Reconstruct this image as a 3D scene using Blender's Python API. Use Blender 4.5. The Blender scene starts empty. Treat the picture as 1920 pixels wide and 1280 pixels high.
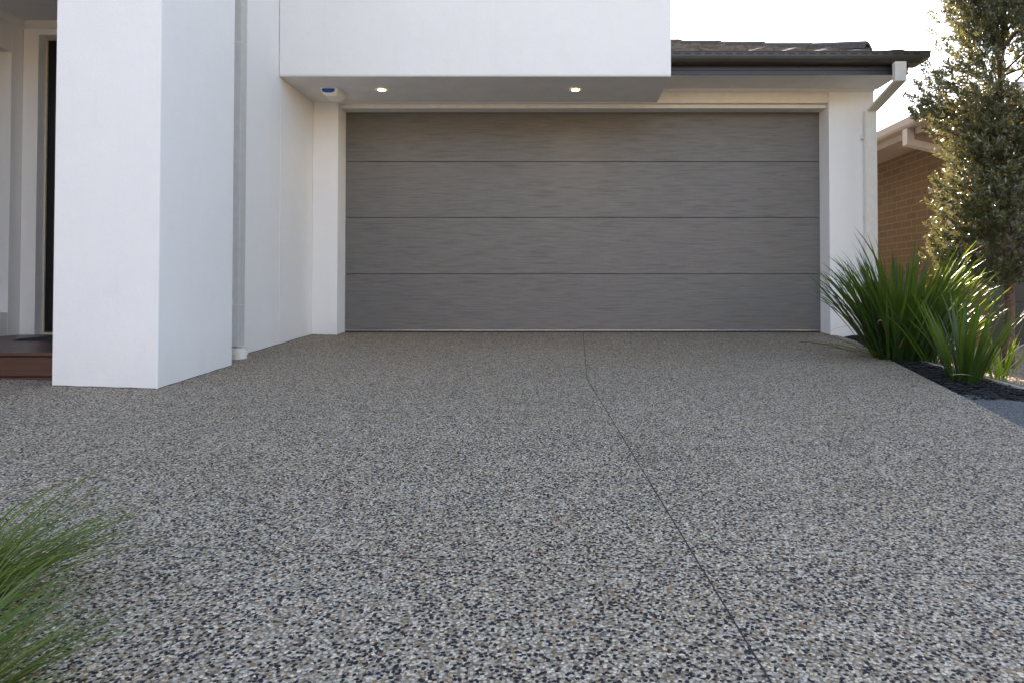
import bpy, bmesh, math, random
import numpy as np
from mathutils import Vector
random.seed(7); RNG = np.random.default_rng(7)
C = bpy.context.scene.collection
R = math.radians
CZ = 0.433                      # camera height above the garage slab

# ------------------------------------------------------------------ materials
class N:
    """tiny node-graph helper"""
    def __init__(s, name):
        s.m = bpy.data.materials.new(name); s.m.use_nodes = True
        s.t = s.m.node_tree; s.t.nodes.clear()
        s.out = s.n('ShaderNodeOutputMaterial')
        s.p = s.n('ShaderNodeBsdfPrincipled'); s.l(s.p, 0, s.out, 'Surface')
    def n(s, k, **kw):
        x = s.t.nodes.new(k)
        for a, b in kw.items():
            if hasattr(x, a): setattr(x, a, b)
            else: x.inputs[a].default_value = b
        return x
    def l(s, a, i, b, j):
        s.t.links.new(a.outputs[i], b.inputs[j])
    def put(s, node, j, v):
        if isinstance(v, tuple) and hasattr(v[0], 'outputs'): s.l(v[0], v[1], node, j)
        elif isinstance(v, bpy.types.Node): s.l(v, 0, node, j)
        else: node.inputs[j].default_value = v
    def math(s, op, a, b=0.0, c=0.0, clamp=False):
        x = s.n('ShaderNodeMath', operation=op); x.use_clamp = clamp
        for j, v in enumerate((a, b, c)): s.put(x, j, v)
        return x
    def mix(s, f, a, b, bt='MIX'):
        x = s.n('ShaderNodeMix', data_type='RGBA', blend_type=bt)
        s.put(x, 0, f)
        for j, v in ((6, a), (7, b)):
            if isinstance(v, (tuple, list)) and not hasattr(v[0], 'outputs'): x.inputs[j].default_value = (*v[:3], 1)
            else: s.put(x, j, v)
        return (x, 2)
    def ramp(s, f, stops, interp='LINEAR'):
        x = s.n('ShaderNodeValToRGB'); s.put(x, 0, f)
        cr = x.color_ramp; cr.interpolation = interp
        while len(cr.elements) < len(stops): cr.elements.new(0.5)
        for e, (p, c) in zip(cr.elements, stops):
            e.position = p; e.color = (*c, 1) if len(c) == 3 else c
        return x
    def coord(s, scale=(1, 1, 1), rot=(0, 0, 0)):
        tc = s.n('ShaderNodeTexCoord'); mp = s.n('ShaderNodeMapping')
        s.l(tc, 'Object', mp, 0); mp.inputs['Scale'].default_value = scale
        mp.inputs['Rotation'].default_value = rot
        return mp
    def noise(s, vec, scale, detail=3, rough=.55, dist=0):
        x = s.n('ShaderNodeTexNoise'); s.put(x, 'Vector', vec)
        x.inputs['Scale'].default_value = scale; x.inputs['Detail'].default_value = detail
        x.inputs['Roughness'].default_value = rough; x.inputs['Distortion'].default_value = dist
        return x
    def bump(s, h, strength, dist, prev=None):
        x = s.n('ShaderNodeBump'); x.inputs['Strength'].default_value = strength
        x.inputs['Distance'].default_value = dist; s.put(x, 'Height', h)
        if prev: s.l(prev, 0, x, 'Normal')
        s.l(x, 0, s.p, 'Normal'); return x
    def base(s, c, rough=.7, **kw):
        if isinstance(c, tuple) and not hasattr(c[0], 'outputs'): c = (*c, 1)
        s.put(s.p, 'Base Color', c); s.put(s.p, 'Roughness', rough)
        for a, b in kw.items(): s.put(s.p, a, b)
        return s.m

def m_render(name, col, gs=120, bstr=.7):
    g = N(name); v = g.coord()
    big = g.noise(v, 1.3, 4, .6); mid = g.noise(v, 9, 4, .6)
    f = g.math('MULTIPLY_ADD', mid, .35, g.math('MULTIPLY', big, .65))
    c2 = tuple(x * .965 for x in col)
    c = g.mix(g.ramp(f, [(.38, (0, 0, 0)), (.62, (1, 1, 1))]), c2, col)
    st = g.noise(g.coord((26, 26, 1.1)), 1, 3, .6)               # faint rain streaks
    c = g.mix(g.math('MULTIPLY', g.ramp(st, [(.58, (0, 0, 0)), (.8, (1, 1, 1))]), .10), c, tuple(x * .72 for x in col))
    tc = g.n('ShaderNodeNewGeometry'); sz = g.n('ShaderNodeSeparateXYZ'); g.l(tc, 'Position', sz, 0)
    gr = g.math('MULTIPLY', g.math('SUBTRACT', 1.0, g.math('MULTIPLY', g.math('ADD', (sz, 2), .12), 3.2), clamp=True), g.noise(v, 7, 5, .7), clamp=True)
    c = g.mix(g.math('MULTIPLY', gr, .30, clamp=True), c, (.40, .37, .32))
    fine = g.noise(v, gs, 3, .65); wave = g.noise(v, 14, 3, .5)
    b = g.bump(wave, .25, .006)
    g.bump(fine, bstr, .0025, b)
    return g.base(c, .85)

def m_plain(name, col, rough=.5, var=.12, scale=30, bstr=.1, metal=0.0, spec=.5):
    g = N(name); v = g.coord()
    n = g.noise(v, scale, 4, .6)
    c = g.mix(g.ramp(n, [(.35, (0, 0, 0)), (.65, (1, 1, 1))]), tuple(x * (1 - var) for x in col), tuple(min(1, x * (1 + var)) for x in col))
    if bstr: g.bump(n, bstr, .002)
    g.p.inputs['Metallic'].default_value = metal
    g.p.inputs['Specular IOR Level'].default_value = spec
    return g.base(c, rough)

def m_aggregate(name, scale, tint, mean_dark, joints=False, dark=(.008, .008, .013), light=1.0):
    g = N(name); v = g.coord()
    wob = g.noise(v, scale * .55, 2, .5)
    vm = g.n('ShaderNodeVectorMath', operation='MULTIPLY_ADD')
    g.l(wob, 1, vm, 0); vm.inputs[1].default_value = (.9 / scale,) * 3; g.l(v, 0, vm, 2)
    def vor(sc, feat='F1'):
        x = g.n('ShaderNodeTexVoronoi', voronoi_dimensions='2D', feature=feat)
        x.inputs['Scale'].default_value = sc; g.l(vm, 0, x, 'Vector'); return x
    a = vor(scale); sep = g.n('ShaderNodeSeparateColor'); g.l(a, 'Color', sep, 0)
    L = lambda c: tuple(min(1, x * light * t) for x, t in zip(c, tint))
    stones = g.ramp((sep, 0), [(0, L((.34, .33, .31))), (.16, L((.50, .48, .44))), (.30, L((.27, .24, .19))), (.42, L((.58, .58, .57))),
                               (.55, L((.36, .34, .31))), (.66, L((.31, .25, .17))), (.72, L((.43, .44, .47))), (.86, L((.66, .65, .62))),
                               (.93, L((.33, .19, .10))), (.955, L((.17, .17, .19)))], 'CONSTANT')
    var = g.math('MULTIPLY_ADD', (sep, 1), .5, .72)
    c = g.mix(1.0, stones, var, 'MULTIPLY')
    cem = g.ramp((a, 'Distance'), [(.44, (0, 0, 0)), (.62, (1, 1, 1))])
    c = g.mix(g.math('MULTIPLY', cem, .75), c, L((.085, .078, .068)))
    d = vor(scale * .78); sd = g.n('ShaderNodeSeparateColor'); g.l(d, 'Color', sd, 0)
    patch = g.noise(v, 9, 3, .65)
    th = g.math('MULTIPLY_ADD', patch, -.45, 1.225 - mean_dark)
    isd = g.math('GREATER_THAN', (sd, 2), th)
    isd = g.math('MULTIPLY', isd, g.math('LESS_THAN', (d, 'Distance'), .50))
    dc = g.mix((sd, 0), dark, tuple(x * 1.7 for x in dark))
    c = g.mix(isd, c, dc)
    tone = g.noise(v, 1.1, 4, .6)
    c = g.mix(g.math('MULTIPLY', g.ramp(tone, [(.35, (0, 0, 0)), (.7, (1, 1, 1))]), .28), c, g.mix(1.0, c, (.72, .66, .56), 'MULTIPLY'))
    h = g.math('MULTIPLY', (a, 'Distance'), -1.0)
    if joints:
        tc = g.n('ShaderNodeTexCoord'); sx = g.n('ShaderNodeSeparateXYZ'); g.l(tc, 'Object', sx, 0)
        X, Y = (sx, 0), (sx, 1)
        w1 = g.noise(v, 3, 3, .6)
        far = g.math('MULTIPLY', g.math('MAXIMUM', g.math('SUBTRACT', Y, 4.06), 0), .030)
        near = g.math('MULTIPLY', g.math('MAXIMUM', g.math('SUBTRACT', 4.06, Y), 0), .0599)
        xl = g.math('ADD', g.math('ADD', far, near), .174)
        xl = g.math('ADD', xl, g.math('MULTIPLY', g.math('SUBTRACT', w1, .5), .004))
        j1 = g.math('LESS_THAN', g.math('ABSOLUTE', g.math('SUBTRACT', X, xl)), .0020)
        yl = g.math('ADD', 1.566, g.math('MULTIPLY', g.math('MINIMUM', X, .3), -.105))
        yl = g.math('ADD', yl, g.math('MULTIPLY', g.math('MAXIMUM', g.math('SUBTRACT', X, .3), 0), -.03))
        yl = g.math('ADD', yl, g.math('MULTIPLY', g.math('SUBTRACT', w1, .5), .02))
        j2 = g.math('LESS_THAN', g.math('ABSOLUTE', g.math('SUBTRACT', Y, yl)), .0019)
        brk = g.math('GREATER_THAN', g.noise(v, 22, 2, .5), .42)
        j = g.math('MAXIMUM', j1, g.math('MULTIPLY', j2, brk))
        c = g.mix(j, c, (.03, .027, .024))
        h = g.math('SUBTRACT', h, g.math('MULTIPLY', j, 1.2))
    g.bump(h, .9, .003)
    g.p.inputs['Specular IOR Level'].default_value = .3
    return g.base(c, .7)

def m_door():
    g = N('embossed_garage_door'); v = g.coord((2.3, 1, 40))
    warp = g.noise(g.coord((1, 1, 1)), 2.0, 2, .5)
    n1 = g.noise(v, 1.35, 3, .5, .35)
    flecks = g.ramp(n1, [(.50, (0, 0, 0)), (.68, (1, 1, 1))])
    n2 = g.noise(g.coord((4.0, 1, 120)), 1.2, 3, .6, .2)
    lin = g.noise(g.coord((260, 1, 5)), 1, 2, .5)
    lin2 = g.noise(g.coord((7, 1, 330)), 1, 2, .5)
    c = g.mix(g.ramp(n2, [(.3, (0, 0, 0)), (.7, (1, 1, 1))]), (.098, .096, .093), (.166, .161, .156))
    c = g.mix(g.math('MULTIPLY', flecks, .50), c, (.066, .062, .058))
    c = g.mix(g.math('MULTIPLY', lin, .28), c, (.225, .212, .195))
    c = g.mix(g.math('MULTIPLY', lin2, .30), c, (.10, .094, .087))
    b = g.bump(lin2, .25, .0008); b = g.bump(lin, .2, .0008, b); g.bump(g.math('MULTIPLY', flecks, -1.0), .22, .001, b)
    return g.base(c, g.math('MULTIPLY_ADD', flecks, .12, .46))

def m_brick():
    g = N('brown_brickwork')
    tc = g.n('ShaderNodeTexCoord'); sx = g.n('ShaderNodeSeparateXYZ'); g.l(tc, 'Object', sx, 0)
    cb = g.n('ShaderNodeCombineXYZ'); g.put(cb, 0, g.math('ADD', (sx, 0), (sx, 1))); g.l(sx, 2, cb, 1)
    b = g.n('ShaderNodeTexBrick', offset=.5)
    b.inputs['Scale'].default_value = 1; b.inputs['Brick Width'].default_value = .24
    b.inputs['Row Height'].default_value = .086; b.inputs['Mortar Size'].default_value = .0055
    b.inputs['Mortar Smooth'].default_value = .15
    b.inputs['Color1'].default_value = (.148, .083, .030, 1); b.inputs['Color2'].default_value = (.116, .066, .025, 1)
    b.inputs['Mortar'].default_value = (.20, .135, .08, 1); g.l(cb, 0, b, 'Vector')
    n = g.noise(g.coord(), 60, 4, .65)
    c = g.mix(.5, (b, 0), g.ramp(n, [(.3, (.55, .55, .55)), (.7, (1, 1, 1))]), 'MULTIPLY')
    k = g.bump(n, .4, .003); g.bump(g.math('MULTIPLY', (b, 1), -1.0), .6, .006, k)
    return g.base(c, .9)

def m_leaf(name, cols, rough=.36, trans=.35, tcol=(.30, .38, .05), spec=.5):
    g = N(name)
    oi = g.n('ShaderNodeNewGeometry'); v = g.coord()
    r = (oi, 'Random Per Island')
    c = g.ramp(r, [(i / max(1, len(cols) - 1), k) for i, k in enumerate(cols)])
    n = g.noise(v, 40, 2, .5)
    c = g.mix(g.math('MULTIPLY', n, .35), (c, 0), tuple(x * .6 for x in cols[0]))
    g.base(c, rough); g.p.inputs['Specular IOR Level'].default_value = spec
    if spec >= 1: g.p.inputs['Coat Weight'].default_value = .35; g.p.inputs['Coat Roughness'].default_value = .22
    t = g.n('ShaderNodeBsdfTranslucent'); t.inputs[0].default_value = (*tcol, 1)
    mx = g.n('ShaderNodeMixShader'); mx.inputs[0].default_value = trans
    g.l(g.p, 0, mx, 1); g.l(t, 0, mx, 2); g.l(mx, 0, g.out, 0)
    return g.m

def m_mulch():
    g = N('dark_mulch'); v = g.coord()
    n = g.noise(v, 55, 5, .7); vo = g.n('ShaderNodeTexVoronoi'); vo.inputs['Scale'].default_value = 48; g.l(v, 0, vo, 'Vector')
    c = g.ramp(n, [(.35, (.004, .0035, .003)), (.6, (.010, .008, .007)), (.75, (.03, .021, .016))])
    g.bump(g.math('ADD', n, (vo, 'Distance')), 1.0, .02)
    return g.base(c, .95)

def m_gravel():
    g = N('brown_gravel'); v = g.coord()
    vo = g.n('ShaderNodeTexVoronoi'); vo.inputs['Scale'].default_value = 70; g.l(v, 0, vo, 'Vector')
    sep = g.n('ShaderNodeSeparateColor'); g.l(vo, 'Color', sep, 0)
    c = g.ramp((sep, 0), [(0, (.24, .17, .11)), (.4, (.38, .29, .20)), (.7, (.20, .14, .095)), (.85, (.48, .39, .30))], 'CONSTANT')
    g.bump(g.math('MULTIPLY', (vo, 'Distance'), -1.0), 1.0, .008)
    return g.base(c, .85)

def m_timber(name, a, b, rough):
    g = N(name); n = g.noise(g.coord((2.5, 60, 40)), 1, 4, .6, .4)
    c = g.mix(g.ramp(n, [(.35, (0, 0, 0)), (.65, (1, 1, 1))]), a, b)
    g.bump(n, .25, .002)
    return g.base(c, rough)

def m_ground():
    g = N('front_ground'); n = g.noise(g.coord(), .6, 5, .6)
    c = g.ramp(n, [(.4, (.30, .225, .125)), (.6, (.41, .31, .18))])
    return g.base(c, .95)

def m_emit(name, col, s):
    g = N(name); g.base(col, .4)
    g.p.inputs['Emission Color'].default_value = (*col, 1); g.p.inputs['Emission Strength'].default_value = s
    return g.m

M = dict(
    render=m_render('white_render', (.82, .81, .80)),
    trim=m_plain('white_trim_paint', (.76, .735, .69), .5, .03, 12, .04),
    soffit=m_plain('soffit_paint', (.80, .77, .73), .75, .04, 5, .05),
    door=m_door(), agg=m_aggregate('exposed_aggregate', 160, (1.16, .98, .76), .335, True, light=.92),
    path=m_aggregate('grey_footpath', 230, (.66, .67, .71), .26, light=.66),
    brick=m_brick(), charcoal=m_plain('charcoal_metal', (.030, .033, .041), .38, .1, 9, .03),
    gutter=m_plain('brown_black_gutter', (.062, .056, .052), .42, .1, 9, .03),
    tile=m_plain('charcoal_roof_tile', (.075, .066, .062), .27, .35, 28, .5),
    ridge=m_plain('charcoal_ridge_cap', (.055, .049, .046), .8, .3, 28, .5),
    black=m_plain('black_gap', (.008, .008, .009), .6, .1, 20, 0),
    pvc=m_plain('cream_pipe_paint', (.70, .68, .63), .5, .04, 16, .04),
    pvcg=m_plain('grey_pipe_paint', (.52, .515, .50), .55, .04, 16, .04),
    alu=m_plain('aluminium', (.85, .85, .85), .25, .05, 30, .02, .8),
    dark_strip=m_plain('rubber_seal_and_shade', (.015, .015, .016), .6, .1, 30, .05),  # also colours the painted-in shade strip along the wall bases
    blackdoor=m_plain('black_door_paint', (.006, .006, .009), .3, .1, 30, .03),
    doorframe=m_plain('beige_door_frame', (.56, .51, .39), .5, .04, 20, .02),
    glass=m_plain('dark_window_glass', (.02, .024, .03), .06, .05, 3, 0),
    deck=m_timber('deck_timber', (.040, .014, .010), (.075, .026, .017), .34),
    riser=m_timber('riser_timber', (.045, .015, .009), (.072, .025, .014), .5),
    conc=m_plain('mossy_concrete', (.20, .19, .15), .9, .4, 14, .5),
    edging=m_plain('pale_edging', (.46, .43, .37), .8, .12, 40, .3),
    mat=m_plain('grey_doormat', (.020, .023, .028), .95, .4, 160, .8),
    mulch=m_mulch(), gravel=m_gravel(), ground=m_ground(),
    bark=m_plain('bark_chip', (.010, .008, .0065), .9, .5, 60, .4),
    pebble=m_leaf('gravel_pebble', [(.36, .25, .16), (.20, .14, .09), (.46, .36, .27), (.28, .2, .14)], .85, 0.0),
    asphalt=m_plain('asphalt', (.06, .06, .06), .9, .3, 60, .4),
    nfascia=m_plain('neighbour_eave_paint', (.36, .29, .225), .55, .05, 10, .03),
    npipe=m_plain('neighbour_pipe_paint', (.46, .40, .33), .55, .05, 10, .03),
    nsoffit=m_plain('neighbour_soffit_paint', (.34, .25, .18), .8, .05, 6, .03),
    ndoor=m_plain('dark_neighbour_door', (.022, .019, .018), .5, .15, 9, .05),
    ntile=m_plain('neighbour_tile', (.10, .075, .06), .7, .3, 20, .4),
    siren=m_plain('siren_plastic', (.86, .86, .85), .35, .03, 20, .02),
    blue=m_plain('blue_lens', (.008, .085, .36), .18, .05, 60, .05),
    lamp=m_emit('warm_lamp', (1.0, .80, .48), 9),
    ring=m_plain('downlight_ring', (.30, .27, .22), .4, .05, 20, .02, .3),
    straptip=m_plain('brown_tip', (.10, .06, .025), .7, .3, 40, 0),
    strap=m_leaf('strappy_leaf', [(.007, .027, .006), (.018, .052, .011), (.012, .038, .014), (.034, .070, .014)], .36, .27, (.38, .50, .03), .5),
    sprout=m_leaf('bright_leaf', [(.05, .12, .015), (.08, .18, .02)], .4, .55, (.50, .62, .03)),
    stalk=m_plain('dead_stalk', (.022, .015, .014), .8, .3, 50, .1),
    straw=m_plain('dry_blade', (.50, .42, .27), .5, .2, 50, .1),
    grass=m_leaf('fine_grass', [(.070, .120, .012), (.14, .185, .016), (.045, .090, .011), (.27, .24, .05)], .45, .30, (.25, .35, .03)),
    leaf=m_leaf('shrub_leaf', [(.060, .080, .028), (.105, .112, .038), (.042, .068, .028), (.150, .128, .055)], .34, .21, (.33, .29, .09), 1.0),
    twig=m_plain('brown_old_leaf', (.16, .10, .05), .7, .3, 40, 0),
    trunk=m_plain('bark', (.115, .075, .05), .9, .4, 45, .7),
)

# ------------------------------------------------------------------ object helpers
def tag(o, label, cat=None, group=None, kind=None):
    o['label'] = label
    if cat: o['category'] = cat
    if group: o['group'] = group
    if kind: o['kind'] = kind
    return o
def root(name, loc, label, cat, group=None):
    o = bpy.data.objects.new(name, None); C.objects.link(o); o.location = loc
    o.empty_display_size = .1
    return tag(o, label, cat, group)
def worldloc(p):
    v = Vector((0, 0, 0))
    while p is not None: v += p.location; p = p.parent
    return v
def finish(name, me, mats, parent, origin, smooth=False):
    o = bpy.data.objects.new(name, me); C.objects.link(o)
    for m in (mats if isinstance(mats, (list, tuple)) else [mats]): me.materials.append(m)
    if parent is not None:
        o.parent = parent; off = worldloc(parent)
    else:
        off = Vector(origin); o.location = off
    n = len(me.vertices); co = np.empty(n * 3, np.float32); me.vertices.foreach_get('co', co)
    co = co.reshape(-1, 3) - np.array(off, np.float32); me.vertices.foreach_set('co', co.ravel())
    if smooth: me.polygons.foreach_set('use_smooth', [True] * len(me.polygons))
    me.update(); return o
def mk(name, v, f, mats, parent=None, origin=(0, 0, 0), smooth=False, mi=None):
    me = bpy.data.meshes.new(name); me.from_pydata(v, [], f)
    if mi is not None: me.polygons.foreach_set('material_index', mi)
    return finish(name, me, mats, parent, origin, smooth)
class B:
    """collects shapes into one bmesh"""
    def __init__(s): s.bm = bmesh.new()
    def box(s, x0, x1, y0, y1, z0, z1, bev=.003, mi=0):
        vs = [s.bm.verts.new((x, y, z)) for x in (x0, x1) for y in (y0, y1) for z in (z0, z1)]
        fs = [(0, 1, 3, 2), (4, 6, 7, 5), (0, 4, 5, 1), (2, 3, 7, 6), (0, 2, 6, 4), (1, 5, 7, 3)]
        F = [s.bm.faces.new([vs[i] for i in f]) for f in fs]
        for f in F: f.material_index = mi
        if bev:
            es = list({e for f in F for e in f.edges})
            bmesh.ops.bevel(s.bm, geom=es, offset=bev, segments=2, affect='EDGES', profile=.5)
        return s
    def prism(s, pts, axis, a0, a1, mi=0):
        """pts: closed 2-D outline; axis 'x': pts are (y,z); 'y': (x,z); 'z': (x,y)"""
        def P(p, a):
            return {'x': (a, p[0], p[1]), 'y': (p[0], a, p[1]), 'z': (p[0], p[1], a)}[axis]
        A = [s.bm.verts.new(P(p, a0)) for p in pts]; D = [s.bm.verts.new(P(p, a1)) for p in pts]
        n = len(pts)
        fs = [s.bm.faces.new((A[i], A[(i + 1) % n], D[(i + 1) % n], D[i])) for i in range(n)]
        fs += [s.bm.faces.new(A[::-1]), s.bm.faces.new(D)]
        for f in fs: f.material_index = mi
        return s
    def cyl(s, c, r0, r1, z0, z1, n=24, mi=0):
        A = [s.bm.verts.new((c[0] + r0 * math.cos(t), c[1] + r0 * math.sin(t), z0)) for t in [2 * math.pi * i / n for i in range(n)]]
        D = [s.bm.verts.new((c[0] + r1 * math.cos(t), c[1] + r1 * math.sin(t), z1)) for t in [2 * math.pi * i / n for i in range(n)]]
        fs = [s.bm.faces.new((A[i], A[(i + 1) % n], D[(i + 1) % n], D[i])) for i in range(n)]
        fs += [s.bm.faces.new(A[::-1]), s.bm.faces.new(D)]
        for f in fs: f.material_index = mi
        return s
    def sweep(s, sections, cap=True):
        """sections: list of equal-length closed loops of 3-D points"""
        L = [[s.bm.verts.new(p) for p in sec] for sec in sections]; n = len(L[0])
        for a, b in zip(L, L[1:]):
            for i in range(n): s.bm.faces.new((a[i], a[(i + 1) % n], b[(i + 1) % n], b[i]))
        if cap: s.bm.faces.new(L[0][::-1]); s.bm.faces.new(L[-1])
        return s
    def done(s, name, mats, parent=None, origin=(0, 0, 0), smooth=False):
        bmesh.ops.recalc_face_normals(s.bm, faces=s.bm.faces)
        me = bpy.data.meshes.new(name); s.bm.to_mesh(me); s.bm.free()
        return finish(name, me, mats, parent, origin, smooth)
def box(name, m, parent, *a, **k): return B().box(*a, **k).done(name, m, parent)

# ------------------------------------------------------------------ ground levels
def zdrive(x, y): return -.038 * (6.68 - y) + .03 * max(0, -x - 2.17)
def zgravel(x, y):
    t = min(1, max(0, (x - 2.52) / .9)); return (1 - t) * (-.038 * (6.68 - min(y, 9)) - .012) + t * (-.185)

def grid_sheet(name, xs_fn, ys, nx, zf, m, label, cat=None, thick=None):
    """sheet between x0(y) and x1(y)"""
    v, f = [], []
    for y in ys:
        x0, x1 = xs_fn(y)
        for i in range(nx + 1):
            x = x0 + (x1 - x0) * i / nx; v.append((x, y, zf(x, y)))
    W = nx + 1
    for j in range(len(ys) - 1):
        for i in range(nx): a = j * W + i; f.append((a, a + 1, a + W + 1, a + W))
    if thick:                                                    # skirt on the right edge
        k = len(v)
        for j, y in enumerate(ys):
            x, yy, z = v[j * W + nx]; v.append((x, yy, z - thick))
        for j in range(len(ys) - 1): f.append((j * W + nx, k + j, k + j + 1, (j + 1) * W + nx))
    o = mk(name, v, f, m, None); tag(o, label, cat, None, 'structure'); return o

def interp(pts, y):
    pts = sorted(pts); ys = [p[0] for p in pts]; return float(np.interp(y, ys, [p[1] for p in pts]))
EDGE = [(-7, .4), (0, 1.32), (1.3, 1.58), (2.82, 1.93), (3.61, 2.10), (4.66, 2.31), (6.04, 2.62), (6.70, 2.62)]
ys = [y * .25 for y in range(-28, 27)] + [6.70]
grid_sheet('driveway', lambda y: (-7.0, interp(EDGE, y)), ys, 40, zdrive, M['agg'],
           'speckled exposed aggregate concrete driveway rising to the garage door', 'driveway', thick=.12)
grid_sheet('footpath', lambda y: (interp(EDGE, y) + .012, 9.0), [-7, -4, -2, 0, 1.3, 2, 2.82, 3.3], 12,
           lambda x, y: zdrive(x, y) - .006, M['path'], 'bluish grey concrete footpath right of the driveway', 'footpath')
# wedge of footpath with the slanting rear edge
pts = [(interp(EDGE, 3.3) + .012, 3.3), (9, 3.3), (9, 3.302), (2.40, 3.50), (interp(EDGE, 3.6) + .012, 3.60)]
for o in [bpy.data.objects['footpath']]:
    me = o.data; bm = bmesh.new(); bm.from_mesh(me)
    bm.faces.new([bm.verts.new((x, y, zdrive(x, y) - .006)) for x, y in pts]); bm.to_mesh(me); bm.free()
def mulchx(y): return (interp(EDGE, y) + .003, 2.515)
def bed_sheet():
    ysb = [3.38 + .1 * i for i in range(31)] + [6.44]; v, f = [], []
    for y in ysb:
        x0 = interp(EDGE, y) - .0 + .004; x1 = max(2.515, x0 + .02) if y < 5.6 else max(2.515 + (y - 5.6) * .6, x0 + .05)
        for i in range(9):
            x = x0 + (x1 - x0) * i / 8
            e = min(i, 8 - i) / 4
            v.append((x, y, zdrive(x, y) - .03 + .03 * min(1, e * 1.5) * (.6 + .4 * math.sin(9 * x + 7 * y))))
    for j in range(len(ysb) - 1):
        for i in range(8): a = j * 9 + i; f.append((a, a + 1, a + 10, a + 9))
    o = mk('mulch_bed', v, f, M['mulch'], None, smooth=True)
    tag(o, 'dark bark mulch bed between the driveway and the gravel', 'garden bed', None, 'structure')
bed_sheet()
grid_sheet('gravel_ground', lambda y: (2.52, 9.0), [3.2 + .2 * i for i in range(65)], 24, zgravel, M['gravel'],
           'brown gravel ground under the tree in front of the neighbour', 'gravel')
v = [(-400, -400, -.70), (400, -400, -.70), (400, 800, -.70), (-400, 800, -.70)]
tag(mk('ground', v, [(0, 1, 2, 3)], M['ground'], None), 'open ground around the houses', 'ground', None, 'structure')
tag(mk('street', [(-60, -16, -.66), (60, -16, -.66), (60, -8, -.66), (-60, -8, -.66)], [(0, 1, 2, 3)], M['asphalt'], None),
    'asphalt street at the foot of the driveway', 'road', None, 'structure')
hv, hf = [], []  # unseen slope added behind the camera to bounce warm light at the facade
for j in range(13):
    y = -20 - j * 2.6; z = -.69 + 11 * (1 - math.cos(min(1, j / 8) * math.pi)) / 2
    for i in range(41): hv.append((-80 + 4 * i, y, z + .5 * math.sin(i * .7) * j / 12))
for j in range(12):
    for i in range(40): a = j * 41 + i; hf.append((a, a + 1, a + 42, a + 41))
tag(mk('added_hillside', hv, hf, M['ground'], None), 'unseen dry slope added across the street to bounce warm light onto the house', 'added_hill', None, 'structure')
# left planting bed, its edge just inside the frame
LB = [(-3.2, 1.80), (-1.7, 1.74), (-1.24, 1.56), (-1.10, 1.36), (-1.03, 1.22), (-.93, 1.06), (-.84, .85), (-.8, .3), (-3.2, .3)]
v = [(x, y, zdrive(x, y) + .008) for x, y in LB]
tag(mk('planting_bed', v, [tuple(range(len(v)))], M['mulch'], None), 'black soil bed left of the driveway under fine grass', 'garden bed', None, 'structure')

# ------------------------------------------------------------------ the white house
H = root('white_house', (0, 6.44, 0), 'white rendered two storey house with a double garage and tiled hip roof', 'house')
RW = M['render']
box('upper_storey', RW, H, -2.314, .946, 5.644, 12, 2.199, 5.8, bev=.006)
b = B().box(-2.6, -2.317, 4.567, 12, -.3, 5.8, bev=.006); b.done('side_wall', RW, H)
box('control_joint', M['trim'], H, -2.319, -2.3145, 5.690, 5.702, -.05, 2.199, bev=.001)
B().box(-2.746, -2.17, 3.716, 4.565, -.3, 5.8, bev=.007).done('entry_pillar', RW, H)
box('upper_left_storey', RW, H, -6.5, -2.75, 3.74, 12, 2.523, 5.8)
box('upper_left_infill', RW, H, -2.749, -2.602, 4.57, 12, 2.523, 5.8, bev=0)
# porch
box('porch_ceiling', M['soffit'], H, -6.4, -2.602, 3.76, 5.30, 2.505, 2.521, bev=0)
D0, D1, DT, W0 = -4.055, -2.95, H.location.z + CZ + 1.975, 5.30
bw = B()
bw.box(-4.173, D0, W0, 5.6, -.1, 2.504, bev=.004); bw.box(D0 + .0005, -2.602, W0 + .0005, 5.6, DT, 2.504, bev=.0); bw.box(D1, -2.602, W0, 5.6, -.1, DT - .001, bev=.0)
bw.done('entry_wall', RW, H)
b = B()
X0, X1 = -4.50, -4.175
b.box(X0, X1, 5.190, 5.6, -.3, 2.504, bev=.004); b.box(X0, X1 - .001, 2.4, 5.1895, -.3, .248, bev=.004)
b.box(X0, X1 - .001, 2.4, 5.1895, 2.239, 2.503, bev=.004); b.box(X0, X1, 2.4, 3.7, .2485, 2.2385, bev=.004)
b.box(-6.5, X0 - .001, 2.4, 2.7, -.3, 2.503, bev=0); b.box(-6.5, X0 - .001, 5.3, 5.6, -.3, 2.503, bev=0)
b.done('wing_wall', RW, H)
w = box('side_window', M['trim'], H, -4.47, -4.43, 3.7, 5.189, .249, 2.238, bev=.003)
box('window_pane', M['glass'], w, -4.429, -4.425, 3.76, 5.07, .31, 2.18, bev=0)
b = B()
b.prism([(5.299, 2.504), (5.299, 2.455), (5.285, 2.462), (5.262, 2.482), (5.25, 2.504)], 'x', -4.174, -2.602)
b.prism([(-4.174, 2.504), (-4.174, 2.455), (-4.160, 2.462), (-4.137, 2.482), (-4.125, 2.504)], 'y', 2.4, 5.249)
b.done('cornice', M['trim'], H)
fd = box('front_door', M['blackdoor'], H, -4.040, -2.96, 5.385, 5.425, .088, DT - .014, bev=.003)
b = B()
for i in range(4): b.box(-4.005 + .05 * i, -3.975 + .05 * i, 5.379, 5.3855, .16, DT - .12, bev=.002)
b.done('door_moulding', M['blackdoor'], fd)
b = B().box(D0 + .001, -4.0415, 5.375, 5.44, .075, DT - .002, bev=.002); b.box(-4.041, D1 - .001, 5.375, 5.44, DT - .013, DT - .002, bev=.002)
b.box(-4.0405, D1 - .001, 5.34, 5.44, .068, .086, bev=.003); b.done('door_frame', M['doorframe'], H)
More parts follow.
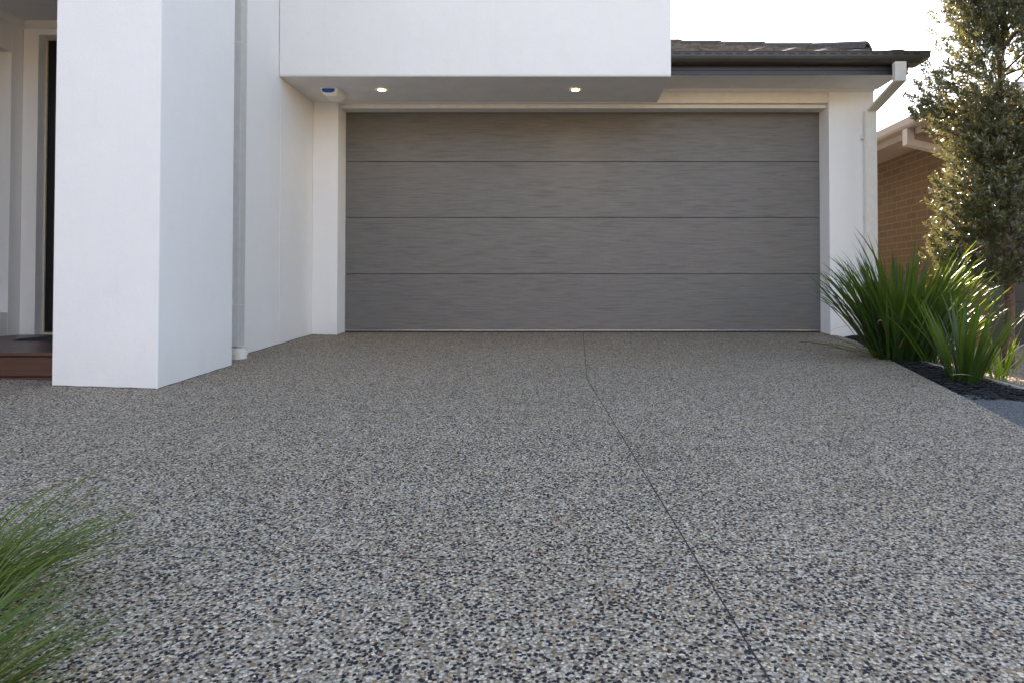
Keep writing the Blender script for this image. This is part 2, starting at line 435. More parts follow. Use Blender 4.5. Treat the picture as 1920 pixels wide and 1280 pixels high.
# garage front
SZ = CZ + 1.766
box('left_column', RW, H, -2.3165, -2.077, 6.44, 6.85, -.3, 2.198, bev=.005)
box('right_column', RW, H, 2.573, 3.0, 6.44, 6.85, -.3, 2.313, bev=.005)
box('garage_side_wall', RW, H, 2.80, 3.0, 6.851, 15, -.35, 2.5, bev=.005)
box('lintel_panel', M['trim'], H, -2.31, 2.571, 6.446, 6.49, 2.187, 2.312, bev=.002)
box('lintel_trim', M['trim'], H, -2.076, 2.572, 6.50, 6.66, 2.150, 2.195, bev=.003)
box('soffit_panel', M['soffit'], H, -2.3135, .945, 5.648, 6.4435, 2.192, 2.1985, bev=0)
# garage door
gd = bpy.data.objects.new('garage_door', None); C.objects.link(gd); gd.parent = H; gd.location = (0, .24, 0)
joints = [.0235 + .0, CZ + (540 - 514) / 191.6 * 1.0, CZ + (540 - 408) / 191.6, CZ + (540 - 303) / 191.6, 2.25]
for i in range(4):
    z0, z1 = joints[i] + .0018, joints[i + 1] - .0018
    box('door_panel', M['door'], gd, -2.12, 2.60, 6.68, 6.72, z0, z1, bev=.003)
box('door_backing', M['black'], gd, -2.12, 2.60, 6.7205, 6.74, .0, 2.25, bev=0)
box('door_track', M['alu'], gd, -2.0765, 2.5725, 6.672, 6.7, .0175, .0232, bev=.001)
box('bottom_seal', M['dark_strip'], gd, -2.0765, 2.5725, 6.676, 6.71, -.004, .0172, bev=.003)
# right eave
box('eave_soffit', M['soffit'], H, .948, 3.035, 5.992, 6.438, 2.314, 2.320, bev=0)
b = B(); b.prism([(6.4395, 2.3135), (6.4395, 2.288), (6.432, 2.290), (6.418, 2.300), (6.414, 2.3135)], 'x', .948, 3.0)
b.done('eave_beading', M['trim'], H)
box('eave_end', M['soffit'], H, 3.022, 3.034, 5.995, 6.6, 2.3205, CZ + 2.005, bev=.002)
box('eave_wall_top', RW, H, .95, 3.0, 6.442, 6.6, 2.3145, 2.5, bev=0)
fz0, fz1 = CZ + 1.869, CZ + 2.005
prof = [(0, fz0), (-.008, fz0), (-.008, fz0 + .018), (-.002, fz0 + .022), (-.002, fz0 + .036), (-.010, fz0 + .040), (-.010, fz0 + .054),
        (-.002, fz0 + .058), (-.002, fz0 + .072), (-.008, fz0 + .076), (-.008, fz1), (0, fz1)]
b = B(); b.prism([(5.990 + o - .02, z) for o, z in prof[:1]] + [(5.960 + o, z) for o, z in prof[1:-1]] + [(5.990, fz1)], 'x', .950, 3.078)
b.box(3.050, 3.080, 5.992, 6.02, fz0 + .002, fz1, bev=.002)
b.done('fascia', M['charcoal'], H)
# quad gutter swept round the corner
gp = [(0, 2.032), (0, 1.947), (.070, 1.947), (.098, 1.955), (.117, 1.972), (.125, 1.992), (.125, 2.022), (.131, 2.026), (.131, 2.034),
      (.119, 2.034), (.119, 1.996), (.110, 1.977), (.094, 1.963), (.068, 1.954), (.006, 1.954), (.006, 2.032)]
b = B()
b.sweep([[(.950, 5.949 - o, CZ + z) for o, z in gp], [(3.082 + o, 5.949 - o, CZ + z) for o, z in gp], [(3.082 + o, 6.02, CZ + z) for o, z in gp]])
x = 1.0
while x < 3.12:
    b.box(x, x + .056, 5.8225, 5.8265, CZ + 2.004, CZ + 2.014, bev=0, mi=1); x += .0895
b.done('gutter', [M['gutter'], M['black']], H)
# hip roof: tiles laid on two slopes, hip caps on the corner
K = .40; EX, EY, EZ = 3.165, 5.86, CZ + 2.008
def slope(name, mapf, U, V, clip_no):
    bm = bmesh.new()
    rows = int(V / .31); cols = int(U / .30) + 1
    cs = [0, .04, .075, .11, .15, .225, .295]; hs = [.003, .012, .014, .009, .003, .0, .0]
    for j in range(rows):
        for i in range(cols):
            u0 = i * .30 + (.15 if j % 2 else 0) - .15; v0 = j * .31
            jit = random.uniform(-.0015, .0015); ln = .345
            top, bot, nose = [], [], []
            for c, h in zip(cs, hs):
                z0 = .040 + h + jit; z1 = .012 + h * .9
                nose.append((u0 + c, v0 + random.uniform(-.002, .002), z0)); top.append((u0 + c, v0 + ln, z1)); bot.append((u0 + c, v0 + .004, z0 - .026))
            P = lambda q: bm.verts.new(mapf(q[0], q[1], q[2]))
            a = [P(q) for q in nose]; c_ = [P(q) for q in top]; d = [P(q) for q in bot]
            for k in range(len(cs) - 1):
                bm.faces.new((a[k], a[k + 1], c_[k + 1], c_[k])); bm.faces.new((d[k], d[k + 1], a[k + 1], a[k]))
            bm.faces.new((d[0], a[0], c_[0])); bm.faces.new((a[-1], d[-1], c_[-1]))
    q = [bm.verts.new(mapf(*p)) for p in ((-.2, 0, .004), (U, 0, .004), (U, V, .004), (-.2, V, .004))]; bm.faces.new(q)
    bmesh.ops.bisect_plane(bm, geom=bm.verts[:] + bm.edges[:] + bm.faces[:], plane_co=(EX, EY, 0), plane_no=clip_no, clear_outer=True)
    bmesh.ops.recalc_face_normals(bm, faces=bm.faces)
    me = bpy.data.meshes.new(name); bm.to_mesh(me); bm.free()
    return finish(name, me, M['tile'], roofp, None)
roofp = bpy.data.objects.new('roof', None); C.objects.link(roofp); roofp.parent = H; roofp.location = (2, 0, 2.5)
sf = slope('tiled_slope', lambda u, v, h: (EX - u, EY + v, EZ + K * v + h), EX - .95 + .1, 4.2, (1, 1, 0))
slope('tiled_slope', lambda u, v, h: (EX - v, EY + u, EZ + K * v + h), 9.0, 4.2, (-1, -1, 0))
for k, s0 in enumerate(np.arange(.33, 2.2, .36)):
    s1 = s0 + .40
    def sec(s, lift):
        cx, cy, cz = EX - s, EY + s, EZ + K * s + lift
        q = .7071; pr = [(-.125, -.035), (-.105, .020), (-.045, .052), (0, .058), (.045, .052), (.105, .020), (.125, -.035), (.10, -.035), (.03, .03), (-.03, .03), (-.10, -.035)]
        return [(cx + q * a, cy + q * a, cz + c) for a, c in pr]
    B().sweep([sec(s0, .050 if k == 0 else .020), sec(s1, .012 if k == 0 else .004)]).done('hip_cap', M['ridge'], roofp)
mk('hip_end', [(EX - .345 + a * .7071, EY + .345 + a * .7071, EZ + K * .345 + c) for a, c in [(-.11, -.02), (-.095, .04), (-.04, .08), (.04, .08), (.095, .04), (.11, -.02)]],
   [(0, 1, 2, 3, 4, 5)], M['ridge'], roofp)
b = B(); b.prism([(EY + .02, EZ + .05), (EY + 4, EZ + K * 4 + .05), (EY + 4, EZ + K * 4 + .16), (EY + .02, EZ + .16)], 'x', .9465, .953)
b.done('wall_flashing', M['charcoal'], roofp)
# right downpipe: drop from the gutter, offset back to the wall, drop to the ground
def rect_pipe(path, x0, x1):
    """path: list of (y_front,y_back,z_front,z_back)"""
    return [[(x0, a, c), (x1, a, c), (x1, b_, d), (x0, b_, d)] for a, b_, c, d in path]
b = B()
b.sweep(rect_pipe([(5.83, 5.885, CZ + 1.946, CZ + 1.946), (5.83, 5.885, CZ + 1.778, CZ + 1.792), (6.362, 6.416, CZ + 1.652, CZ + 1.668)], 2.903, 3.002))
bmesh.ops.bevel(b.bm, geom=[e for e in b.bm.edges], offset=.003, segments=2, affect='EDGES')
dp = b.done('downpipe', M['pvc'], H)
B().box(2.888, 2.994, 6.366, 6.420, -.12, CZ + 1.664, bev=.004).done('pipe_section', M['pvc'], dp)
box('pipe_bracket', M['pvc'], dp, 2.868, 2.8875, 6.415, 6.439, 1.835, 1.875, bev=.002)
for z in (1.86, 1.10): box('pipe_joint', M['pvc'], dp, 2.884, 2.998, 6.364, 6.437, z, z + .004, bev=.001)
# left downpipe
dp = B().box(-2.305, -2.248, 4.82, 4.915, .02, 5.7, bev=.004).done('downpipe', M['pvcg'], H)
zz = zdrive(-2.28, 4.86)
b = B().cyl((-2.268, 4.868), .056, .056, zz - .05, zz + .075, 32); b.cyl((-2.268, 4.868), .062, .062, zz + .028, zz + .05, 32)
b.done('pipe_socket', M['pvc'], dp, smooth=False)
for z in (.31, 2.18): box('pipe_joint', M['pvc'], dp, -2.3165, -2.246, 4.818, 4.917, z, z + .004, bev=.001)
box('pipe_bracket', M['pvc'], dp, -2.300, -2.288, 4.8165, 4.8195, .316, .345, bev=.001)
# contact shade drawn in as a dark strip where render meets slab

def dark_strip(p0, p1, nx, ny):
    """dark strip standing in for shade in the gap under the render"""
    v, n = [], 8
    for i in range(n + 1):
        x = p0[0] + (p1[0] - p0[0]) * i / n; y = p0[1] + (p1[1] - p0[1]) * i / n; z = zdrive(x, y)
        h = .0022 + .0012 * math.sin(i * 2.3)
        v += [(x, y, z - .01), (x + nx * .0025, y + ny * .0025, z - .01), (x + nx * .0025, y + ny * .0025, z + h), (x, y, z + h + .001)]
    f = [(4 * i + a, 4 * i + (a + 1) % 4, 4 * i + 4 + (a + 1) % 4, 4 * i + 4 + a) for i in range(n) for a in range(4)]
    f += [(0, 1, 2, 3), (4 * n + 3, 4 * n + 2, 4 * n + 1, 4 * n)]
    mk('base_shade_strip', v, f, M['dark_strip'], H)
dark_strip((-2.740, 3.715), (-2.176, 3.715), 0, -1); dark_strip((-2.169, 3.722), (-2.169, 4.558), 1, 0)
dark_strip((-2.316, 4.94), (-2.316, 6.43), 1, 0); dark_strip((-2.310, 6.439), (-2.083, 6.439), 0, -1)
dark_strip((-2.076, 6.446), (-2.076, 6.66), 1, 0); dark_strip((2.572, 6.446), (2.572, 6.66), -1, 0)
# ------------------------------------------------------------------ things on the house
for px, lab in ((-1.56, 'lit round warm downlight nearer the blue alarm siren'), (.16, 'lit round warm downlight near the right end of the soffit')):
    d = root('downlight', (px, 6.03, 2.192), lab, 'downlight', 'round downlights in the garage soffit')
    bm = B(); n = 32
    for (r0, r1, z0, z1) in ((.048, .047, 2.1905, 2.186), (.047, .036, 2.186, 2.186), (.036, .035, 2.186, 2.1895)):
        A = [bm.bm.verts.new((px + r0 * math.cos(2 * math.pi * i / n), 6.03 + r0 * math.sin(2 * math.pi * i / n), z0)) for i in range(n)]
        D = [bm.bm.verts.new((px + r1 * math.cos(2 * math.pi * i / n), 6.03 + r1 * math.sin(2 * math.pi * i / n), z1)) for i in range(n)]
        for i in range(n): bm.bm.faces.new((A[i], A[(i + 1) % n], D[(i + 1) % n], D[i]))
    bm.done('trim_ring', M['ring'], d)
    sl = bpy.data.lights.new('downlight_glow', 'SPOT'); sl.energy = 2.6; sl.color = (1, .72, .42); sl.spot_size = R(150); sl.spot_blend = 1; sl.shadow_soft_size = .035
    so = bpy.data.objects.new('downlight_glow', sl); C.objects.link(so); so.parent = d; so.location = (0, 0, -.008)
    B().cyl((px, 6.03), .0355, .0355, 2.1885, 2.191, 32).done('lamp_lens', M['lamp'], d)
s = root('alarm_siren', (-2.01, 6.08, 2.192), 'small white alarm siren with a blue lens under the garage soffit', 'alarm siren')
def rr(x0, x1, y0, y1, r, z):
    P = []
    for cx, cy, a in ((x1 - r, y1 - r, 0), (x0 + r, y1 - r, 90), (x0 + r, y0 + r, 180), (x1 - r, y0 + r, 270)):
        for k in range(5): t = R(a + 22.5 * k); P.append((cx + r * math.cos(t), cy + r * math.sin(t), z))
    return P
b = B(); b.sweep([rr(-2.085, -1.930, 5.955, 6.235, .03, 2.1915), rr(-2.085, -1.930, 5.955, 6.235, .03, 2.182), rr(-2.075, -1.938, 5.962, 6.222, .03, 2.150), rr(-2.055, -1.955, 5.985, 6.19, .03, 2.126), rr(-2.045, -1.965, 6.01, 6.17, .03, 2.122)])
b.done('siren_body', M['siren'], s, smooth=False)
b = B(); b.sweep([rr(-2.068, -1.952, 5.950, 6.02, .018, 2.180), rr(-2.070, -1.950, 5.951, 6.02, .018, 2.170), rr(-2.062, -1.956, 5.957, 6.02, .016, 2.154), rr(-2.05, -1.966, 5.966, 6.02, .016, 2.146)])
b.done('blue_lens', M['blue'], s)
# ------------------------------------------------------------------ deck, mat
dk = root('timber_deck', (-3.5, 4.5, 0), 'low dark red timber porch deck beside the white pillar', 'deck')
ZT = CZ - .361
b = B(); y = 3.850
while y < 5.26:
    b.box(-6.2, -2.755, y, y + .084, ZT - .022, ZT, bev=.004); y += .0905
b.done('decking_boards', M['deck'], dk)
b = B().box(-6.2, -2.776, 3.862, 3.884, ZT - .136, ZT - .027, bev=.003); b.box(-2.774, -2.755, 3.866, 3.886, ZT - .20, ZT - .0225, bev=.002)
b.done('riser_board', M['riser'], dk)
box('riser_board', M['riser'], dk, -6.2, -2.776, 3.864, 3.886, ZT - .195, ZT - .141, bev=.003)
for z in (ZT - .05, ZT - .11, ZT - .165):
    b = B().cyl((0, 0), .004, .004, 0, .001, 10)
    for vv in b.bm.verts: vv.co = Vector((-2.80 + vv.co.x, 3.8615 - vv.co.z, z + vv.co.y))
    b.done('screw_head', M['pvcg'], dk)
box('joist_frame', M['black'], dk, -6.2, -2.78, 3.90, 5.2, ZT - .20, ZT - .024, bev=0)
tag(B().box(-6.3, -2.7465, 3.80, 5.29, -.3, ZT - .197, bev=.006).done('concrete_nib', M['conc'], None, (-4.5, 4.5, -.1)),
    'thin mossy concrete edge under the timber porch deck', 'concrete edge')
b = B(); b.prism([(-3.75, ZT), (-3.70, ZT + .014), (-3.0, ZT + .014), (-3.0, ZT)], 'y', 4.70, 5.16)
tag(b.done('doormat', M['mat'], None, (-3.4, 5.1, ZT)), 'dark grey flat doormat in front of the black door', 'doormat')

# ------------------------------------------------------------------ garden edging
b = B(); secs = []
for i in range(24):
    y0 = 3.40 + i * .09; z = zdrive(2.5, y0) + .010; q = .004 * math.sin(y0 * 2.1)
    secs.append([(2.524 + q, y0, z - .06), (2.544 + q, y0, z - .06), (2.544 + q, y0, z - .006), (2.524 + q, y0, z - .006)])
b.sweep(secs)
tag(b.done('garden_edging', M['edging'], None, (2.53, 3.42, -.1)), 'pale straight edging strip between the mulch and the gravel', 'edging')

# ------------------------------------------------------------------ neighbour's house
NB = root('brick_house', (4.3, 7.2, -.2), 'brown brick neighbouring house with beige eaves behind the tree', 'house')
box('brick_wall', M['brick'], NB, 4.3, 4.55, 7.2, 18, -.5, 2.088, bev=.003)
box('front_wall', M['brick'], NB, 4.552, 12, 7.30, 7.5, 1.85, 2.088, bev=0)
g = box('garage_door', M['ndoor'], NB, 4.552, 9.4, 7.42, 7.46, -.18, 1.849, bev=.003)
b = B()
for i in range(5): b.box(4.56, 9.39, 7.413, 7.4205, -.10 + .38 * i, .20 + .38 * i, bev=.004)
b.done('door_panels', M['ndoor'], g)
box('front_brick', M['brick'], NB, 9.402, 12, 7.2, 7.5, -.5, 1.849, bev=0)
box('eave_soffit', M['nsoffit'], NB, 3.875, 12, 6.80, 18, 2.0895, 2.098, bev=0)
b = B().box(3.850, 3.8745, 6.775, 18, 2.083, 2.20, bev=.002); b.box(3.851, 12, 6.776, 6.7995, 2.083, 2.20, bev=.002)
b.done('fascia', M['nfascia'], NB)
g2 = [(0, 2.240), (0, 2.150), (.075, 2.150), (.10, 2.160), (.115, 2.18), (.118, 2.235), (.124, 2.248), (.110, 2.248), (.108, 2.19), (.09, 2.166), (.008, 2.157), (.008, 2.24)]
b = B(); b.sweep([[(3.848 - o, 18, z) for o, z in g2], [(3.848 - o, 6.773 - o, z) for o, z in g2], [(12, 6.773 - o, z) for o, z in g2]])
b.done('gutter', M['nfascia'], NB)
mk('roof', [(3.76, 6.70, 2.22), (12, 6.70, 2.22), (12, 12, 4.3), (9, 12, 4.3), (3.76, 18, 2.22), (9, 18, 4.3)], [(0, 1, 2, 3), (0, 3, 5, 4)], M['ntile'], NB)
b = B(); b.sweep([[(3.76, 7.31, 2.149), (3.84, 7.31, 2.149), (3.84, 7.41, 2.149), (3.76, 7.41, 2.149)],
                  [(3.76, 7.31, 1.975), (3.84, 7.31, 2.03), (3.84, 7.41, 2.03), (3.76, 7.41, 1.975)],
                  [(4.235, 7.31, 1.865), (4.295, 7.31, 1.925), (4.295, 7.41, 1.925), (4.235, 7.41, 1.865)],
                  [(4.235, 7.31, -.2), (4.295, 7.31, -.2), (4.295, 7.41, -.2), (4.235, 7.41, -.2)]])
bmesh.ops.bevel(b.bm, geom=list(b.bm.edges), offset=.003, segments=1, affect='EDGES')
b.done('downpipe', M['npipe'], NB)
box('soffit_vent', M['nfascia'], NB, 4.02, 4.12, 7.75, 8.05, 2.084, 2.0893, bev=.002)

# ------------------------------------------------------------------ vegetation
def ribbons(specs, seg=9, fold=.25, taper=1.0):
    """specs rows: base xyz, azimuth, tilt from vertical, length, width, droop, twist"""
    V, F = [], []
    for (bx, by, bz, az, tilt, L, w, droop, tw) in specs:
        k = len(V); p = np.array([bx, by, bz], float); t = tilt; st = L / seg
        side0 = np.array([-math.sin(az), math.cos(az), 0.])
        for i in range(seg + 1):
            s = i / seg
            d = np.array([math.cos(az) * math.sin(t), math.sin(az) * math.sin(t), math.cos(t)])
            nrm = np.cross(side0, d); a = tw * s
            side = side0 * math.cos(a) + nrm * math.sin(a); up = np.cross(d, side)
            ww = w * .5 * (min(1, .55 + 1.6 * s) if s < .3 else 1) * (1 - max(0, (s - .45) / .55) ** 1.6 * taper * .97)
            V += [p - side * ww + up * ww * fold, p.copy(), p + side * ww + up * ww * fold]
            if i < seg:
                a0 = k + i * 3; F += [(a0, a0 + 1, a0 + 4, a0 + 3), (a0 + 1, a0 + 2, a0 + 5, a0 + 4)]
            p = p + d * st; t += droop * st * (.4 + 1.4 * s)
    return V, F
def shift(V): return [tuple(map(float, p)) for p in V]
U = random.uniform
def clump(name, c, n, rad, lens, widths, tilts, droops, mat, label, cat, part='leaves', bias=None, group=None, extra=()):
    z = c[2]; r_ = root(name, c, label, cat, group)
    sp = []
    for i in range(n):
        a = U(0, 2 * math.pi); rr_ = rad * math.sqrt(U(0, 1)); az = a + U(-.5, .5)
        if bias and U(0, 1) < bias[2]: az = U(bias[0], bias[1])
        out = rr_ / rad
        tl = tilts[0] + (tilts[1] - tilts[0]) * (out * .75 + U(0, .35)) if rad > 0 else U(*tilts)
        L = U(*lens) * (1 - .25 * out)
        sp.append((c[0] + rr_ * math.cos(a), c[1] + rr_ * math.sin(a), z + U(-.01, .01), az, tl, L, U(*widths), U(*droops), U(-1.2, 1.2)))
    V, F = ribbons(sp); mk(part, shift(V), F, mat, r_, smooth=True)
    for pn, m, s2 in extra:
        V, F = ribbons(s2, seg=12, taper=.8); mk(pn, shift(V), F, m, r_, smooth=True)
    return r_
bx, by = 2.46, 4.90; bz = zdrive(bx, by) - .01
stalks = [(bx - .12 + U(-.05, .05), by + U(-.1, .15), bz, math.pi + U(-.6, .6), U(.2, .75), U(.5, .85), .0065, U(-1.5, .6), U(-1, 1)) for _ in range(16)]
low = [(bx - .10 + U(-.08, .04), by + U(-.1, .2), bz, math.pi + U(-.35, .4), U(1.1, 1.35), U(.38, .62), .016, U(.3, .9), U(-1, 1)) for _ in range(7)]
clump('strappy_plant', (bx, by, bz), 350, .19, (.80, 1.08), (.014, .027), (.01, .57), (.05, 1.05), M['strap'],
      'large dark green strappy plant beside the garage column', 'plant', extra=(('dead_stalks', M['stalk'], stalks), ('low_leaves', M['strap'], low), ('brown_leaves', M['twig'], [(bx + U(-.14, .14), by + U(-.12, .12), bz, U(0, 6.28), U(.2, .95), U(.35, .85), .013, U(.5, 2.2), U(-2, 2)) for _ in range(22)])))
clump('strappy_plant', (2.60, 4.72, zdrive(2.6, 4.72) - .02), 44, .09, (.62, .95), (.014, .024), (.15, .80), (.2, .9), M['strap'],
      'strappy plant with sunlit tips behind the small clump', 'plant', bias=(-.9, .9, .55))
dry = [(2.60, 4.0, -.08, .35, .95, .62, .009, 1.5, .4), (2.52, 4.0, -.08, .1, .75, .5, .007, 1.9, -.6), (2.44, 3.85, -.10, math.pi * 1.1, 1.2, .3, .009, 1.6, .3)]
clump('strappy_plant', (2.38, 4.00, zdrive(2.38, 4.00) - .01), 78, .09, (.34, .74), (.012, .022), (.01, .42), (.2, 1.3), M['strap'],
      'small sparse strappy clump in front by the grey footpath corner', 'plant', extra=(('dry_blades', M['straw'], dry),))
clump('sprouting_plant', (2.63, 4.06, zdrive(2.6, 4.12) - .01), 22, .05, (.18, .38), (.011, .018), (.02, .45), (.1, .6), M['sprout'],
      'bright yellow green sunlit sprouts beside the edging strip', 'plant')
# fine grass at the lower left
for (gx, gy, n, lab, b0, b1, ln) in ((-1.20, 1.36, 360, 'fine green grass clump sweeping right over the lower left driveway', -.35, .9, (.22, .42)),
                                 (-.97, 1.03, 250, 'fine grass clump at the bottom left corner of the driveway', -.1, 1.4, (.18, .36))):
    clump('grass_clump', (gx, gy, zdrive(gx, gy)), n, .085, ln, (.0024, .0046), (.35, 1.15), (.8, 2.6), M['grass'], lab, 'grass clump', bias=(b0, b1, .72), part='blades')

# tree
TX, TY = 3.50, 5.30; TZ = zgravel(TX, TY)
T = root('bushy_tree', (TX, TY, TZ), 'tall bushy small leaved tree on a thin bare trunk at right', 'tree')
def tube(b, pts, rads, n=10):
    secs = []
    for i, (p, r) in enumerate(zip(pts, rads)):
        q = pts[min(i + 1, len(pts) - 1)]; o = pts[max(i - 1, 0)]
        d = (Vector(q) - Vector(o)).normalized(); s_ = d.orthogonal().normalized()
        ref = Vector((1, 0, 0)); s_ = (ref - d * ref.dot(d)).normalized(); t_ = d.cross(s_)
        secs.append([tuple(Vector(p) + (s_ * math.cos(2 * math.pi * k / n) + t_ * math.sin(2 * math.pi * k / n)) * r) for k in range(n)])
    b.sweep(secs)
b = B(); tp = []; tr = []
for i in range(25):
    s_ = i / 24; z = TZ - .05 + s_ * 2.9
    tp.append((TX - .03 + .035 * math.sin(3.1 * s_ * 2.2) + .02 * math.sin(9 * s_), TY + .02 * math.sin(7 * s_), z)); tr.append(.040 * (1 - .72 * s_) + (.022 * (1 - s_ * 24 / 3) if i < 3 else 0))
tube(b, tp, tr, 12); b.done('trunk', M['trunk'], T, smooth=True)
prof_h = [.02, .12, .30, .55, .80, 1.05, 1.22, 1.38, 1.55, 1.75, 1.95, 2.25, 2.7, 3.05]
prof_r = [.18, .48, .56, .56, .54, .48, .50, .62, .66, .58, .45, .39, .34, .10]
tips = []
def crown_r(h, a):
    n = .10 * math.sin(3 * a + 4 * h) + .09 * math.sin(5 * a - 7 * h + 1) + .07 * math.sin(8 * a + 11 * h + 2)
    return float(np.interp(h, prof_h, prof_r)) * (1 + n)
cents = []
while len(cents) < 120:
    h = U(.1, 2.9); a = U(0, 2 * math.pi); f = math.sqrt(U(.25, 1.0)); cents.append((crown_r(h, a) * f * .86, a, h))
while len(tips) < 4400:
    if U(0, 1) < .48:
        r0, a0, h0 = random.choice(cents); px, py, h = r0 * math.cos(a0) + random.gauss(0, .065), r0 * math.sin(a0) + random.gauss(0, .065), h0 + random.gauss(0, .07)
        if h < .04: continue
        tips.append((TX + px, TY + py, CZ + h, math.atan2(py, px), 1)); continue
    h = U(.03, 3.0); a = U(0, 2 * math.pi)
    if U(0, .68) * .8 > np.interp(h, prof_h, prof_r): continue
    f = math.sqrt(U(.03, 1.0)); r_ = crown_r(h, a) * f * U(.9, 1.06)
    x, y, z = TX + r_ * math.cos(a), TY + r_ * math.sin(a), CZ + h
    # holes that let the sky through
    if h > 1.2 and math.sin(9 * x + 3 * z) * math.sin(8 * z - 5 * y) > .62: continue
    tips.append((x, y, z, a, f))
for (x, z) in ((2.86, 1.45), (2.84, 1.58), (2.92, 1.50), (2.80, 1.40), (3.05, 2.32), (3.03, 2.45), (3.0, 2.6)):
    for _ in range(3): tips.append((x + U(-.03, .03), TY + U(-.1, .1), CZ + z + U(-.04, .04), math.pi, 1))
b = B()
for i in range(80):
    x, y, z, a, f = random.choice(tips); z0 = max(CZ + .05, z - U(.25, .55)); c0 = tp[min(24, max(0, int((z0 - TZ) / 2.9 * 24)))]
    mid = (c0[0] * .5 + x * .5 + U(-.04, .04), c0[1] * .5 + y * .5, (z0 + z) / 2 - .03)
    tube(b, [(c0[0], c0[1], z0), mid, (x, y, z)], [.010, .007, .003], 5)
b.done('branches', M['trunk'], T)
# leaves with numpy
def leaf_mesh(tips):
    P, D = [], []
    for (x, y, z, a, f) in tips:
        tw = np.array([math.cos(a) * .75 + U(-.4, .4), math.sin(a) * .75 + U(-.4, .4), U(.3, 1.2)]); tw /= np.linalg.norm(tw)
        Ln = U(.07, .13); n = random.randint(22, 32)
        for k in range(n):
            s_ = k / n; base = np.array([x, y, z]) + tw * Ln * (s_ - .5)
            r_ = RNG.normal(size=3); r_ -= tw * r_.dot(tw); r_ /= np.linalg.norm(r_)
            d = r_ * U(.55, 1.0) + tw * U(.35, 1.0); P.append(base); D.append(d / np.linalg.norm(d))
    P = np.array(P); D = np.array(D); n = len(P)
    L = RNG.uniform(.026, .048, n)[:, None]; W = L * RNG.uniform(.24, .34, n)[:, None] * .5
    S = np.cross(D, RNG.normal(size=(n, 3))); S /= np.linalg.norm(S, axis=1)[:, None]; Nn = np.cross(S, D)
    v0 = P; v1 = P + D * L * .45 + S * W - Nn * L * .02; v2 = P + D * L * .45 - S * W - Nn * L * .02
    v3 = P + D * L * .45 + Nn * W * .35; v5 = P + D * L - Nn * L * .10
    V = np.stack([v0, v1, v3, v2, v5], 1).reshape(-1, 3)
    i0 = np.arange(n) * 5
    F = np.concatenate([np.stack([i0, i0 + 1, i0 + 2], 1), np.stack([i0, i0 + 2, i0 + 3], 1), np.stack([i0 + 1, i0 + 4, i0 + 2], 1), np.stack([i0 + 2, i0 + 4, i0 + 3], 1)])
    me = bpy.data.meshes.new('crown'); me.vertices.add(len(V)); me.vertices.foreach_set('co', V.astype(np.float32).ravel())
    me.loops.add(len(F) * 3); me.loops.foreach_set('vertex_index', F.astype(np.int32).ravel())
    me.polygons.add(len(F)); me.polygons.foreach_set('loop_start', np.arange(len(F), dtype=np.int32) * 3)
    me.polygons.foreach_set('loop_total', np.full(len(F), 3, np.int32)); me.update(calc_edges=True); me.validate()
    return me
finish('crown', leaf_mesh(tips), M['leaf'], T, None, smooth=True)

# ------------------------------------------------------------------ scatter: bark chips and gravel stones (uncountable)
def chips(name, n, place, size, mats, label, cat, flat=.35):
    V, F = [], []
    for _ in range(n):
        x, y, z = place(); s0 = U(*size); k = len(V)
        a = U(0, 6.28); ca, sa = math.cos(a), math.sin(a); el = U(1, 2.2); tl = U(-.5, .5)
        for (px, py, pz) in ((1, 0, 0), (0, 1, 0), (-1, 0, 0), (0, -1, 0), (0, 0, 1), (0, 0, -1)):
            px *= el * s0 * U(.8, 1.2); py *= s0 * U(.6, 1.2); pz *= s0 * flat
            V.append((x + px * ca - py * sa, y + px * sa + py * ca, z + pz + px * tl * .4))
        F += [tuple(k + i for i in f) for f in ((0, 1, 4), (1, 2, 4), (2, 3, 4), (3, 0, 4), (1, 0, 5), (2, 1, 5), (3, 2, 5), (0, 3, 5))]
    o = mk(name, V, F, mats); tag(o, label, cat, None, 'stuff'); return o
def pm():
    y = U(3.45, 6.3); x = U(interp(EDGE, y) + .015, 2.51 if y < 5.6 else 2.9); return x, y, zdrive(x, y) - .002 + U(-.012, .008)
chips('bark_chips', 3600, pm, (.006, .016), M['bark'], 'dark bark chips scattered over the mulch bed', 'bark chips')
def pg():
    y = 3.3 + 3.8 * U(0, 1) ** 1.3; x = U(2.57, 4.2); return x, y, zgravel(x, y) + U(-.002, .004)
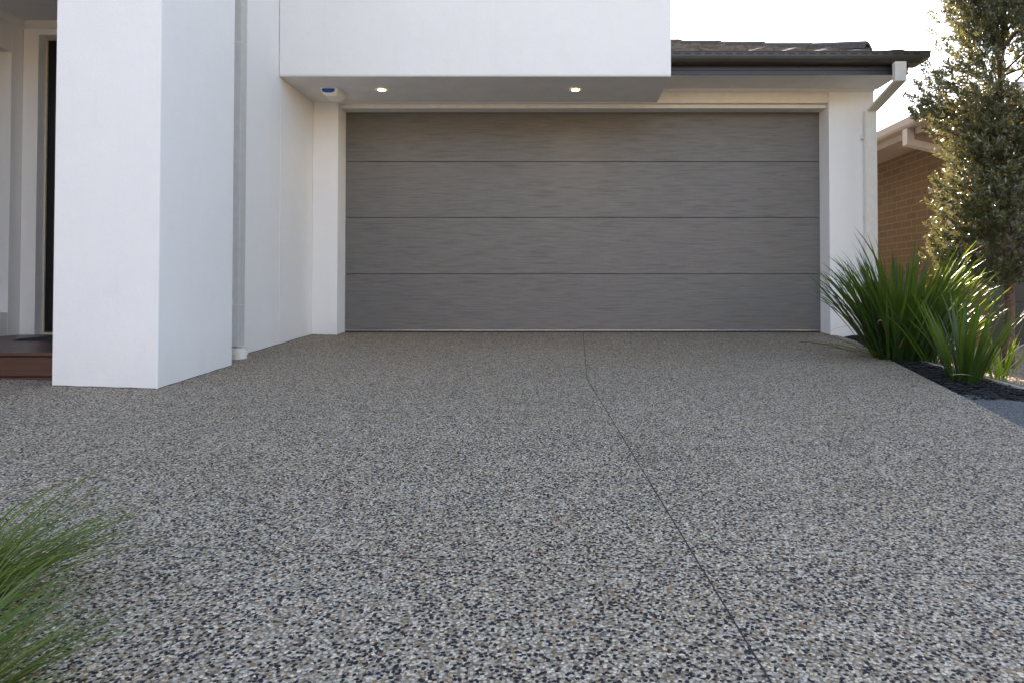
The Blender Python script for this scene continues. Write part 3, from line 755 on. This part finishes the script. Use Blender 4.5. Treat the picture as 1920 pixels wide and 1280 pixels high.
chips('gravel_stones', 9000, pg, (.004, .009), M['pebble'], 'loose brown gravel stones around the tree base', 'gravel', flat=.6)

# ------------------------------------------------------------------ light, sky, camera
SE, SA = R(24), R(8.5)
to_sun = Vector((math.sin(SA) * math.cos(SE), math.cos(SA) * math.cos(SE), math.sin(SE)))
ld = bpy.data.lights.new('sun', 'SUN'); ld.energy = 5.0; ld.angle = R(.5); ld.color = (1, .86, .68)
lo = bpy.data.objects.new('sun', ld); C.objects.link(lo); lo.rotation_euler = to_sun.to_track_quat('Z', 'Y').to_euler(); lo.location = (5, 20, 10)
w = bpy.data.worlds.new('World'); bpy.context.scene.world = w; w.use_nodes = True
nt = w.node_tree; sk = nt.nodes.new('ShaderNodeTexSky'); sk.sky_type = 'NISHITA'; sk.sun_disc = False
sk.sun_elevation = SE; sk.sun_rotation = SA; sk.air_density = 1.0; sk.dust_density = 0.6; sk.ozone_density = 1.0
wb = nt.nodes.new('ShaderNodeMix'); wb.data_type = 'RGBA'; wb.blend_type = 'MULTIPLY'; wb.inputs[0].default_value = 1
wb.inputs[7].default_value = (1.13, 1.0, .92, 1)                 # daylight white balance for open shade
nt.links.new(sk.outputs[0], wb.inputs[6]); nt.links.new(wb.outputs[2], nt.nodes['Background'].inputs[0]); nt.nodes['Background'].inputs[1].default_value = .15

PITCH = 1.1
f = 1280 / 1920
cd = bpy.data.cameras.new('camera'); cam = bpy.data.objects.new('camera', cd); C.objects.link(cam)
cam.location = (0, 0, CZ); cam.rotation_euler = (R(90 + PITCH), 0, 0)
cd.sensor_width = 36; cd.lens = 36 * f; cd.clip_end = 3000; cd.clip_start = .05
cd.shift_x = -(1045 - 960) / 1920
cd.shift_y = -(640 - (540 - 1280 * math.tan(R(PITCH)))) / 1920
cd.dof.use_dof = True; cd.dof.focus_distance = 5.5; cd.dof.aperture_fstop = 22
S = bpy.context.scene; S.camera = cam
S.view_settings.view_transform = 'Standard'; S.view_settings.look = 'None'; S.view_settings.exposure = 2.0; S.view_settings.gamma = 1
S.render.engine = 'CYCLES'
